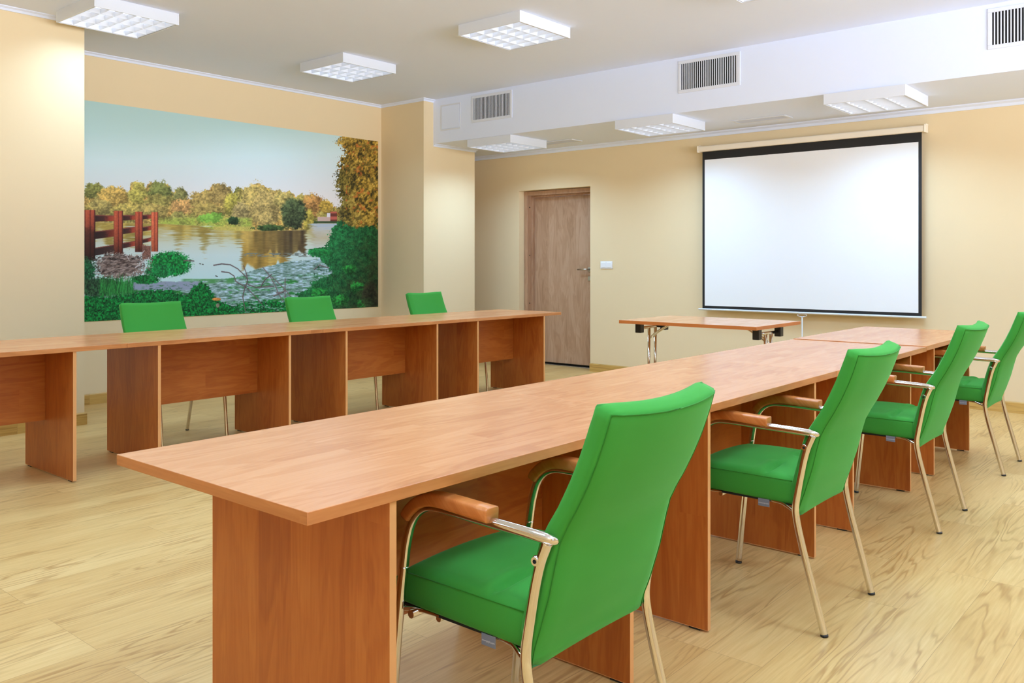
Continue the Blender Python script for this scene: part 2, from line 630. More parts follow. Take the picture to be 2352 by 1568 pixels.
def soffit_vent(cx, cz, wi, hi_, label, name='air_vent', n=26):
    t = thing(name, label, 'air vent', (cx, YS, cz), 0, VG)
    b = MB(); f = 0.028
    b.box((-wi / 2 - f, -0.007, hi_ / 2), (wi / 2 + f, 0, hi_ / 2 + f), 'vent', 0.002)
    b.box((-wi / 2 - f, -0.007, -hi_ / 2 - f), (wi / 2 + f, 0, -hi_ / 2), 'vent', 0.002)
    b.box((-wi / 2 - f, -0.007, -hi_ / 2), (-wi / 2, 0, hi_ / 2), 'vent', 0.002)
    b.box((wi / 2, -0.007, -hi_ / 2), (wi / 2 + f, 0, hi_ / 2), 'vent', 0.002)
    b.build('vent_frame', t)
    b = MB()
    p = wi / n
    for i in range(n):
        x = -wi / 2 + p * (i + 0.75)
        b.box((x - p * 0.2, -0.005, -hi_ / 2), (x + p * 0.2, -0.0022, hi_ / 2), 'vent')
    b.build('slats', t)
    b = MB(); b.box((-wi / 2, -0.0015, -hi_ / 2), (wi / 2, 0, hi_ / 2), 'dark'); b.build('dark_opening', t)  # dark sheet stands in for the shade behind the slats
    return t


soffit_vent(-5.915, 2.812, 0.50, 0.225, 'small slatted air vent on the soffit nearest the mural wall')
soffit_vent(-3.455, 2.812, 0.52, 0.225, 'slatted air vent in the middle of the white soffit')
soffit_vent(-1.05, 2.812, 0.52, 0.225, 'slatted air vent at the right edge of the photo')
ap = thing('access_panel', 'small plain white access panel beside the left air vent', 'access panel', (-6.505, YS, 2.772))
b = MB()
for lo, hi in (((-0.15, -0.004, 0.125), (0.15, 0, 0.14)), ((-0.15, -0.004, -0.14), (0.15, 0, -0.125)), ((-0.15, -0.004, -0.125), (-0.136, 0, 0.125)), ((0.136, -0.004, -0.125), (0.15, 0, 0.125))):
    b.box(lo, hi, 'white', 0.001)
b.build('panel_frame', ap)
b = MB(); b.box((-0.133, -0.005, -0.122), (0.133, 0, 0.122), 'ceiling', 0.001); b.build('hatch', ap)

for i, (x0, x1, y0, y1, lab) in enumerate(((-3.59, -3.07, 7.36, 7.55, 'flat white slot vent in the low ceiling above the projection screen'),
                                            (-5.90, -5.38, 7.36, 7.55, 'flat white slot vent in the low ceiling above the door'))):
    t = thing('ceiling_vent', lab, 'air vent', ((x0 + x1) / 2, (y0 + y1) / 2, HL), 0, 'slot vents in the low ceiling')
    wx = (x1 - x0) / 2; wy = (y1 - y0) / 2
    b = MB()
    for lo, hi in (((-wx, -wy, -0.008), (wx, -wy + 0.03, 0)), ((-wx, wy - 0.03, -0.008), (wx, wy, 0)), ((-wx, -wy + 0.03, -0.008), (-wx + 0.03, wy - 0.03, 0)), ((wx - 0.03, -wy + 0.03, -0.008), (wx, wy - 0.03, 0))):
        b.box(lo, hi, 'white', 0.002)
    b.build('vent_frame', t)
    b = MB()
    for k in range(7):
        y = -wy + 0.035 + k * (2 * wy - 0.07) / 6
        b.box((-wx + 0.03, y - 0.003, -0.006), (wx - 0.03, y + 0.003, -0.002), 'vent')
    b.build('slats', t)
    b = MB(); b.box((-wx + 0.03, -wy + 0.03, -0.0015), (wx - 0.03, wy - 0.03, 0), 'tag'); b.build('duct_opening', t)  # grey sheet coloured as the shade inside the duct

# ------------------------------------------------------------------ ceiling lights
def make_light():
    t = thing('ceiling_light', '', 'ceiling light')
    S = 0.3; HT = 0.082; e = 0.004
    b = MB()
    b.box((-S, -S, -HT), (S, -S + 0.010, 0), 'white', 0.0015)
    b.box((-S, S - 0.010, -HT), (S, S, 0), 'white', 0.0015)
    b.box((-S, -S + 0.010, -HT), (-S + 0.010, S - 0.010, 0), 'white', 0.0015)
    b.box((S - 0.010, -S + 0.010, -HT), (S, S - 0.010, 0), 'white', 0.0015)
    b.box((-S + 0.01, -S + 0.01, -0.008), (S - 0.01, S - 0.01, 0), 'white')
    b.build('housing', t)
    b = MB(); q = 0.282
    nl, nc = 4, 6
    # longitudinal reflectors (V section) between the tubes
    for i in range(nl + 1):
        x = -q + 2 * q * i / nl
        wv = 0.020 if 0 < i < nl else 0.012
        b.loft([[(x - wv, y, -0.045), (x - 0.002, y, -HT + 0.003), (x + 0.002, y, -HT + 0.003), (x + wv, y, -0.045)] for y in (-q, q)], 'louvre', smooth=False)
    for j in range(nc + 1):
        y = -q + 2 * q * j / nc
        b.loft([[(x, y - 0.011, -0.048), (x, y - 0.001, -HT + 0.004), (x, y + 0.001, -HT + 0.004), (x, y + 0.011, -0.048)] for x in (-q, q)], 'louvre', smooth=False)
    b.build('louvre', t)
    for i in range(4):
        x = -q + 2 * q * (i + 0.5) / nl
        b = MB(); b.tube([(x, -0.27, -0.03), (x, 0.27, -0.03)], 0.013, 'tube', 10, up=(0, 0, 1))
        b.build('tube', t)
    ld = bpy.data.lights.new('lamp', 'AREA')
    ld.shape = 'SQUARE'
    ld.size = 0.56
    ld.energy = LAMP_W
    ld.color = LAMP_COL
    ld.spread = LAMP_SPREAD
    lo = bpy.data.objects.new('lamp', ld)
    COL.objects.link(lo)
    lo.parent = t
    lo.location = (0, 0, -HT - 0.002)
    return t


spots = [
    (-6.12, 2.90, H, 'square louvred ceiling light above the left wall pier, leftmost in the photo'),
    (-6.12, 4.98, H, 'square louvred ceiling light in front of the mural, second from the left'),
    (-4.19, 5.00, H, 'square louvred ceiling light in the middle of the high ceiling'),
    (-2.21, 5.02, H, 'ceiling light cut off by the top edge of the photo'),
    (-5.97, 7.00, HL, 'square louvred light on the low ceiling near the door, leftmost of its three'),
    (-4.09, 6.97, HL, 'square louvred light on the low ceiling, middle of its three'),
    (-2.17, 6.97, HL, 'square louvred light on the low ceiling above the projection screen, rightmost of its three'),
]
proto = make_light()
first = True
for x, y, z, lab in spots:
    o = proto if first else copy_tree(proto)
    if first:
        first = False
        lamp_o = [c for c in o.children if c.type == 'LIGHT'][0]
        lamp_full = lamp_o.data
    o.location = (x, y, z)
    o['label'] = lab
    o['group'] = 'louvred lights on the high ceiling' if z == H else 'louvred lights on the low ceiling'
# the fitting next to the wall pier burns weaker than the others
lamp_o.data = lamp_full.copy()
lamp_o.data.energy = LAMP_W * 0.55
proto = bpy.data.objects[[c for c in COL.objects if c.get('label') == spots[1][3]][0].name]
# the rest of the rows, outside the picture but lighting the room
for x, y, z in ((-4.19, 2.90, H), (-2.21, 2.90, H), (-0.25, 2.90, H), (-0.25, 5.02, H), (-0.25, 6.97, HL), (-6.12, 0.8, H), (-4.19, 0.8, H), (-2.21, 0.8, H),
                (-0.25, 0.8, H), (-4.19, -1.3, H), (-0.25, -1.3, H), (1.5, 2.9, H)):
    o = copy_tree(proto)
    o.location = (x, y, z)
    o['label'] = 'square louvred ceiling light outside the picture'
    o['group'] = 'louvred lights beyond the frame'


# ------------------------------------------------------------------ desks
def make_desk(x0, x1, y0, y1, px0, px1, pys, mx, label, group, zt=0.74, glide_dark=True, mz=0.30):
    """x0..x1, y0..y1 top; panels at pys=(ya, yb) are the outer faces; mx the modesty position"""
    cx, cy = (x0 + x1) / 2, (y0 + y1) / 2
    t = thing('conference_desk', label, 'desk', (cx, cy, 0), 0, group)
    tk = 0.0255
    b = MB()
    b.box((x0 - cx, y0 - cy + 0.0008, zt - tk), (x1 - cx, y1 - cy - 0.0008, zt), 'top', 0.0012, 2)
    dt_ = b.build('desktop', t)
    hx0, hx1, hy0, hy1 = x0 - cx, x1 - cx, y0 - cy + 0.0008, y1 - cy - 0.0008
    zt0, zt1 = zt - tk + 0.001, zt - 0.0012
    for lo, hi, m_ in (((hx0 - 0.0005, hy0 + 0.0012, zt0), (hx0 + 0.0004, hy1 - 0.0012, zt1), 'top_edge_long'), ((hx1 - 0.0004, hy0 + 0.0012, zt0), (hx1 + 0.0005, hy1 - 0.0012, zt1), 'top_edge_long'),
                       ((hx0 + 0.0012, hy0 - 0.0002, zt0), (hx1 - 0.0012, hy0 + 0.0006, zt1), 'top_edge_end'), ((hx0 + 0.0012, hy1 - 0.0006, zt0), (hx1 - 0.0012, hy1 + 0.0002, zt1), 'top_edge_end')):
        b = MB(); b.box(lo, hi, m_); b.build('edge_band', dt_)
    for k, py in enumerate(pys):
        ya, yb = (py, py + 0.018)
        b = MB()
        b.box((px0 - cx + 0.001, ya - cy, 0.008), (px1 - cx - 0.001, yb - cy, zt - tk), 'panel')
        p = b.build('side_panel', t)
        b = MB()
        b.box((px0 - cx, ya - cy, 0.008), (px0 - cx + 0.001, yb - cy, zt - tk), 'edge')
        b.box((px1 - cx - 0.001, ya - cy, 0.008), (px1 - cx, yb - cy, zt - tk), 'edge')
        b.box((px0 - cx + 0.001, ya - cy, 0.0065), (px1 - cx - 0.001, yb - cy, 0.008), 'edge')
        b.build('edge_band', p)
        for gx in (px0 - cx + 0.05, px1 - cx - 0.05):
            b = MB()
            b.box((gx - 0.02, ya - cy + 0.001, 0), (gx + 0.02, yb - cy - 0.001, 0.0065), 'black', 0.001)
            b.build('glide', p)
    b = MB()
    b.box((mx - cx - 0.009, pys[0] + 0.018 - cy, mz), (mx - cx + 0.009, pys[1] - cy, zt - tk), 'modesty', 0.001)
    b.build('modesty_panel', t)
    return t


near_g = 'desks in the near row'
ys = [0.975, 2.335, 3.71, 5.085, 6.385]
pans = [(1.181, 2.084), (2.55, 3.465), (3.917, 4.792), (5.245, 6.069)]
labs = ['wooden conference desk with its corner nearest the camera', 'wooden conference desk in the near row, second from the camera',
        'wooden conference desk in the near row, third from the camera', 'wooden conference desk at the far end of the near row']
for i in range(4):
    make_desk(-2.066, -1.316, ys[i], ys[i + 1], -1.985, -1.32, pans[i], -1.645, labs[i], near_g, zt=0.74 if i < 3 else 0.744)
left_g = 'desks in the row before the mural'
ysl = [0.99, 2.36, 3.74, 5.115, 6.49]
pl = [(1.20, 2.062), (2.546, 3.46), (3.941, 4.852), (5.329, 6.228)]
labs = ['wooden conference desk cut off by the left edge of the photo', 'wooden conference desk in front of the green chair nearest the left',
        'wooden conference desk in the mural row, third from the left', 'wooden conference desk at the door end of the mural row']
for i in range(4):
    make_desk(-5.63, -4.868, ysl[i], ysl[i + 1], -5.52, -4.872, pl[i], -5.245, labs[i], left_g)


# ------------------------------------------------------------------ chairs (local: faces -x, origin on the floor at the centre)
X0 = -1.27


def make_chair():
    t = thing('conference_chair', '', 'chair')
    # --- backrest: rear surface profile x(z) and thickness
    zr = [0.372, 0.40, 0.45, 0.526, 0.60, 0.64, 0.68, 0.71, 0.76, 0.81, 0.86, 0.905]
    xr = [-1.112, -1.106, -1.086, -1.062, -1.045, -1.034, -1.014, -0.996, -0.970, -0.948, -0.930, -0.916]
    zr2 = [0.372, 0.41, 0.45, 0.526, 0.60, 0.66, 0.72, 0.80, 0.87, 0.925]
    th = [0.018, 0.030, 0.064, 0.068, 0.066, 0.062, 0.058, 0.055, 0.052, 0.046]
    HWK = 0.2215
    nu, nv = 18, 30

    def halfw(z):
        return HWK - 0.006 * max(0, (z - 0.65) / 0.27) - 0.006 * max(0, (0.43 - z) / 0.06)

    def bow(tt, z):
        # concave towards the sitter
        a = np.interp(z, [0.37, 0.5, 0.7, 0.92], [0.004, 0.010, 0.020, 0.027])
        return a * (1 - tt * tt)

    rings = []
    zs = [0.372 + (0.908 - 0.372) * i / nv for i in range(nv + 1)]
    for z in zs:
        hw_ = halfw(z)
        x_r = spline(zr, xr, z) - X0
        k = spline(zr2, th, z)
        ring = []
        # rear face, left to right
        dz = lambda tt: -0.010 * (1 - tt * tt) * max(0, (z - 0.80) / 0.11) + 0.03 * abs(tt) ** 2.0 * max(0, (0.46 - z) / 0.09) * -0.25
        for i in range(nu + 1):
            tt = -1 + 2 * i / nu
            edge = 0.006 * max(0, (abs(tt) - 0.93) / 0.07) ** 2
            ring.append((x_r + bow(tt, z) - edge, tt * (hw_ - 0.004), z + dz(tt)))
        for i in range(1, 5):
            q = i / 5
            ring.append((x_r - k * q - 0.0, hw_ + 0.003 * math.sin(q * PI), z + 0.018 * q * max(0, (z - 0.7) / 0.21)))
        for i in range(nu + 1):
            tt = 1 - 2 * i / nu
            edge = 0.010 * max(0, (abs(tt) - 0.90) / 0.10) ** 2
            pad = 0.010 * (1 - tt ** 4) if z < 0.66 else 0.006 * (1 - tt ** 4)
            ring.append((x_r + bow(tt, z) * 0.95 - k + edge - pad * 0.4, tt * (hw_ - 0.003), z + dz(tt) + 0.018 * max(0, (z - 0.7) / 0.21)))
        for i in range(1, 5):
            q = 1 - i / 5
            ring.append((x_r - k * q, -hw_ - 0.003 * math.sin(q * PI), z + 0.018 * q * max(0, (z - 0.7) / 0.21)))
        rings.append(ring)
    b = MB()
    k_ = b.mi('green')
    R_ = [[b.bm.verts.new(p) for p in r] for r in rings]
    n = len(R_[0])
    for a, c in zip(R_[:-1], R_[1:]):
        for j in range(n):
            f = b.bm.faces.new((a[j], a[(j + 1) % n], c[(j + 1) % n], c[j])); f.smooth = True
    # rounded top: bridge rear row to front row through a bulged strip
    def cap(R, zoff, steps=4):
        m = nu + 1
        rear = R[:m]; front = list(reversed(R[m + 4:m + 4 + m]))
        sideR = [R[m + i] for i in range(4)]
        sideL = list(reversed([R[m + 4 + m + i] for i in range(4)]))
        rows = [rear]
        for s_ in range(4):
            q = (s_ + 1) / 5
            row = []
            for i in range(m):
                if i == 0:
                    row.append(sideL[s_]); continue
                if i == m - 1:
                    row.append(sideR[s_]); continue
                p = rear[i].co.lerp(front[i].co, q)
                ed = min(1, min(i, m - 1 - i) / 2.0)
                row.append(b.bm.verts.new(p + Vector((0, 0, zoff * math.sin(q * PI) * (0.4 + 0.6 * ed)))))
            rows.append(row)
        rows.append(front)
        for a, c in zip(rows[:-1], rows[1:]):
            for i in range(m - 1):
                f = b.bm.faces.new((a[i], a[i + 1], c[i + 1], c[i])); f.smooth = True
    cap(R_[-1], 0.010)
    cap(R_[0], -0.006)
    back = b.build('backrest', t)
    # piping along the rear panel
    m = nu + 1
    path = [rings[i][0] for i in range(len(rings))] + [rings[-1][i] for i in range(1, m)] + [rings[i][m - 1] for i in range(len(rings) - 2, -1, -1)]
    path = [(p[0] + 0.0008, p[1], p[2]) for p in path]
    b = MB(); b.tube(path, 0.0016, 'seam', 6); b.build('piping', back)
    # --- seat
    b = MB()
    xa, xb = -1.535 - X0, -1.108 - X0
    nx, ny = 72, 26
    W = 0.214
    top = []
    for i in range(nx + 1):
        u = i / nx
        x = xa + (xb - xa) * u
        row = []
        for j in range(ny + 1):
            v = -1 + 2 * j / ny
            z = 0.484 + 0.012 * (1 - v * v) + 0.010 * math.sin(PI * min(1, u * 1.1))
            z -= 0.034 * max(0, (0.14 - u) / 0.14) ** 2
            z -= 0.008 * max(0, (abs(v) - 0.92) / 0.08) ** 2
            cr = math.exp(-((x - (-1.235 - X0)) / 0.010) ** 2) * max(0, 1 - (abs(abs(v) - 0.62) / 0.34) ** 3)
            z -= 0.016 * cr
            cr2 = math.exp(-((x - (-1.262 - X0)) / 0.018) ** 2) * max(0, 1 - (abs(abs(v) - 0.62) / 0.34) ** 3)
            z += 0.005 * cr2
            wv = W - 0.012 * max(0, (0.12 - u) / 0.12) ** 2
            row.append(b.bm.verts.new((x, v * wv, z)))
        top.append(row)
    b.mi('green')
    for i in range(nx):
        for j in range(ny):
            f = b.bm.faces.new((top[i][j], top[i + 1][j], top[i + 1][j + 1], top[i][j + 1])); f.smooth = True
    peri = [top[i][0] for i in range(nx + 1)] + [top[nx][j] for j in range(1, ny + 1)] + [top[i][ny] for i in range(nx - 1, -1, -1)] + [top[0][j] for j in range(ny - 1, 0, -1)]
    prev = peri
    cxs = (xa + xb) / 2
    for lvl, (z_, sc_) in enumerate(((0.474, 1.008), (0.455, 1.012), (0.425, 1.008), (0.412, 1.0), (0.406, 0.985))):
        cur = []
        for v0 in peri:
            zz = z_ if lvl > 0 else min(z_, v0.co.z - 0.004)
            cur.append(b.bm.verts.new((cxs + (v0.co.x - cxs) * sc_, v0.co.y * sc_, zz - 0.006 * (v0.co.x - xa) / (xb - xa))))
        for j in range(len(peri)):
            k2 = (j + 1) % len(peri)
            f = b.bm.faces.new((prev[j], prev[k2], cur[k2], cur[j])); f.smooth = True
        prev = cur
    b.bm.faces.new(prev)
    seat = b.build('seat', t)
    for sg in (-1, 1):
        b = MB(); b.tube([(xa + 0.02, sg * W * 1.006, 0.478), (xb - 0.01, sg * W * 1.006, 0.478)], 0.0013, 'seam', 6)
        b.build('piping', seat)
    b = MB(); b.box((xa + 0.01, -W + 0.006, 0.394), (xb - 0.005, W - 0.006, 0.404), 'backing', 0.003); b.build('seat_pan', t)
    # --- steel
    r = 0.0117
    D_ = 0.2315
    for sy in (-1, 1):
        y = sy * D_
        P = lambda x, z, dy=0: (x - X0, y + dy * sy, z)
        rear = smooth_path([P(-1.060, 0.640), P(-1.083, 0.585), P(-1.108, 0.46), P(-1.118, 0.405), P(-1.116, 0.365), P(-1.098, 0.285), P(-1.058, 0.14), P(-1.0228, 0.007)], 3)
        b = MB(); b.tube(rear, r, 'chrome', 16); lg = b.build('leg', t)
        b = MB(); b.tube([P(-1.0228, 0.0075), P(-1.0215, 0.0)], r * 1.06, 'black', 16); b.build('foot_cap', lg)
        fr = smooth_path([P(-1.481, 0.50), P(-1.495, 0.41), P(-1.513, 0.25), P(-1.5372, 0.007)], 2)
        b = MB(); b.tube(fr, r, 'chrome', 16); lg = b.build('leg', t)
        b = MB(); b.tube([P(-1.5372, 0.0075), P(-1.538, 0.0)], r * 1.06, 'black', 16); b.build('foot_cap', lg)
        arm = smooth_path([P(-1.052, 0.643, -0.024), P(-1.052, 0.646, -0.004), P(-1.078, 0.648), P(-1.12, 0.650), P(-1.22, 0.652), P(-1.35, 0.656), P(-1.41, 0.652), P(-1.452, 0.618), P(-1.472, 0.56), P(-1.481, 0.50)], 3)
        b = MB(); b.tube(arm, [r * 0.8, r * 0.95] + [r] * (len(arm) - 2), 'chrome', 16)
        arm_o = b.build('arm_tube', t)
        b = MB()
        b.tube([P(-1.0845, 0.600, 0.005), P(-1.0845, 0.600, 0.0125)], [0.0115, 0.009], 'chrome', 16, up=(0, 0, 1))
        b.tube([P(-1.0845, 0.600, 0.0125), P(-1.0845, 0.600, 0.0132)], 0.0045, 'dark', 8, up=(0, 0, 1))
        b.build('bolt', t)
        # wooden pad following the tube
        cen = smooth_path([Vector((-1.208, 0, 0.661)), Vector((-1.30, 0, 0.665)), Vector((-1.37, 0, 0.668)), Vector((-1.415, 0, 0.657)), Vector((-1.449, 0, 0.628)), Vector((-1.458, 0, 0.612))], 3)
        rings2 = []
        nC = len(cen)
        for i, c in enumerate(cen):
            tdir = (cen[min(i + 1, nC - 1)] - cen[max(i - 1, 0)]).normalized()
            nrm = Vector((tdir.z, 0, -tdir.x))
            if nrm.z < 0:
                nrm = -nrm
            q = i / (nC - 1)
            sc2 = 1.0
            if i == 0: sc2 = 0.86
            if q > 0.86: sc2 = 1 - 0.35 * ((q - 0.86) / 0.14) ** 2
            h_ = 0.0165 * sc2 * (1 - 0.15 * q); w2 = 0.0215 * sc2
            ring = []
            for a in range(16):
                ang = 2 * PI * (a + 0.5) / 16
                cx_ = math.copysign(abs(math.cos(ang)) ** 0.38, math.cos(ang)) * w2
                cz_ = math.copysign(abs(math.sin(ang)) ** 0.45, math.sin(ang)) * h_
                p = c + nrm * (cz_ + 0.007)
                ring.append((p.x - X0, y + cx_, p.z))
            rings2.append(ring)
        b = MB(); b.loft(rings2, 'arm_wood'); b.build('armrest', t)
        # stay rod under the seat
        b = MB()
        b.tube(smooth_path([P(-1.117, 0.380, -0.004), P(-1.150, 0.392, -0.014), P(-1.185, 0.401, -0.03), P(-1.45, 0.398, -0.03), P(-1.49, 0.398, -0.004)], 2), 0.0055, 'chrome', 10)
        b.build('stay_rod', t)
    b = MB()
    b.tube([(-1.40 - X0, -0.20, 0.388), (-1.40 - X0, 0.20, 0.388)], 0.008, 'chrome', 10, up=(0, 0, 1))
    b.tube([(-1.46 - X0, -0.23, 0.392), (-1.46 - X0, 0.23, 0.392)], 0.010, 'chrome', 10, up=(0, 0, 1))
    b.build('crossbar', t)
    # cloth tag with lettering under the seat edge, on the side away from the wall
    b = MB()
    k_ = -0.2145
    b.box((-1.254 - X0, k_ - 0.0008, 0.377), (-1.214 - X0, k_ + 0.0008, 0.402), 'tag', 0.0003)
    tg = b.build('label_tag', t)
    tg['label'] = 'small grey cloth tag with white lettering'
    cu = bpy.data.curves.new('tag_lettering', 'FONT')
    cu.body = 'nowystyl.com'
    cu.size = 0.0066
    cu.align_x = 'CENTER'; cu.align_y = 'CENTER'
    to = bpy.data.objects.new('tmp', cu)
    COL.objects.link(to)
    bpy.context.view_layer.update()
    dg = bpy.context.evaluated_depsgraph_get()
    me = bpy.data.meshes.new_from_object(to.evaluated_get(dg))
    bpy.data.objects.remove(to)
    me.materials.clear(); me.materials.append(M['tag_text'])
    lt = bpy.data.objects.new('lettering', me)
    COL.objects.link(lt)
    lt.parent = tg
    lt.rotation_euler = (PI / 2, 0, 0)
    lt.location = (-1.234 - X0, k_ - 0.0012, 0.388)
    return t


chair = make_chair()
chairs = [
    (X0, 1.600, 0, 'green chair nearest the camera, seen from behind at the first desk', 'green chairs along the near row'),
    (X0, 3.000, 0, 'green chair second from the camera, with its seat and legs in full view', 'green chairs along the near row'),
    (X0, 4.385, 0, 'green chair third from the camera along the near row', 'green chairs along the near row'),
    (X0, 5.745, 0, 'green chair cut off by the right edge of the photo', 'green chairs along the near row'),
    (-5.535, 3.010, PI, 'green chair behind the left desks, leftmost before the mural', 'green chairs behind the left row'),
    (-5.535, 4.350, PI, 'green chair behind the left desks, at the right end of the mural', 'green chairs behind the left row'),
    (-5.535, 5.670, PI, 'green chair behind the left desks, before the bare wall pier', 'green chairs behind the left row'),
]
for i, (x, y, rz, lab, g) in enumerate(chairs):
    o = chair if i == 0 else copy_tree(chair)
    o.location = (x, y, 0)
    o.rotation_euler = (0, 0, rz)
    o['label'] = lab
    o['group'] = g

# ------------------------------------------------------------------ folding table
FX0, FX1, FY0, FY1 = -3.81, -2.648, 5.85, 6.66
fx, fy = (FX0 + FX1) / 2, (FY0 + FY1) / 2
ft = thing('folding_table', 'small folding table with chrome legs in front of the screen', 'table', (fx, fy, 0))
hx_, hy_ = (FX1 - FX0) / 2, (FY1 - FY0) / 2
b = MB()
b.box((-hx_, -hy_, 0.716), (hx_, hy_, 0.742), 'table_top', 0.0008)
tt_ = b.build('tabletop', ft)
b = MB()
for lo, hi in (((-hx_ - 0.0012, -hy_, 0.7165), (-hx_, hy_, 0.7415)), ((hx_, -hy_, 0.7165), (hx_ + 0.0012, hy_, 0.7415)), ((-hx_, -hy_ - 0.0012, 0.7165), (hx_, -hy_, 0.7415)), ((-hx_, hy_, 0.7165), (hx_, hy_ + 0.0012, 0.7415))):
    b.box(lo, hi, 'table_edge')
b.build('edge_band', tt_)
for sx, ax in ((-1, -3.705), (1, -2.705)):
    lx = ax - fx
    oy = -0.07
    for dy in (-1, 1):
        b = MB()
        b.box((lx - 0.025, oy + dy * 0.195 - 0.028, 0.638), (lx + 0.025, oy + dy * 0.195 + 0.028, 0.716), 'black', 0.004)
        b.build('pivot_block', ft)
    b = MB(); b.tube([(lx, oy - 0.195, 0.675), (lx, oy + 0.195, 0.675)], 0.012, 'chrome', 12, up=(0, 0, 1)); b.build('pivot_bar', ft)
    for dy in (-0.05, 0.05):
        b = MB(); b.tube([(lx, oy + dy, 0.675), (lx, oy + dy, 0.03)], 0.0125, 'chrome', 14); b.build('leg', ft)
    b = MB(); b.tube([(lx, -0.33, 0.02), (lx, -0.30, 0.03), (lx, 0.30, 0.03), (lx, 0.33, 0.02)], 0.015, 'chrome', 12, up=(0, 0, 1)); b.build('foot_bar', ft)
    for dy in (-0.33, 0.33):
        b = MB(); b.tube([(lx, dy, 0.02), (lx, dy, 0.0)], 0.017, 'black', 12); b.build('foot_cap', ft)
    for dy in (-0.022, 0.022):
        b = MB()
        b.tube(smooth_path([(lx, oy + dy, 0.585), (lx - sx * 0.012, oy + dy, 0.612), (lx - sx * 0.17, oy + dy, 0.706), (lx - sx * 0.21, oy + dy, 0.713)], 2), 0.006, 'chrome', 8)
        b.build('brace', ft)


# ------------------------------------------------------------------ mural: a printed photograph of a river, painted per vertex
def vnoise(x, y, seed):
    rs = np.random.RandomState(seed)
    g = rs.rand(257, 257)
    xi = np.floor(x).astype(int); yi = np.floor(y).astype(int)
    fx_ = x - xi; fy_ = y - yi
    fx_ = fx_ * fx_ * (3 - 2 * fx_); fy_ = fy_ * fy_ * (3 - 2 * fy_)
    xi %= 256; yi %= 256
    a = g[yi, xi]; b_ = g[yi, xi + 1]; c = g[yi + 1, xi]; d_ = g[yi + 1, xi + 1]
    return (a * (1 - fx_) + b_ * fx_) * (1 - fy_) + (c * (1 - fx_) + d_ * fx_) * fy_


def fbm(x, y, seed, o=4):
    s_ = 0; a = 0.5; t = 0
    for i in range(o):
        s_ = s_ + a * vnoise(x * 2 ** i, y * 2 ** i, seed + i * 11); t += a; a *= 0.55
    return s_ / t


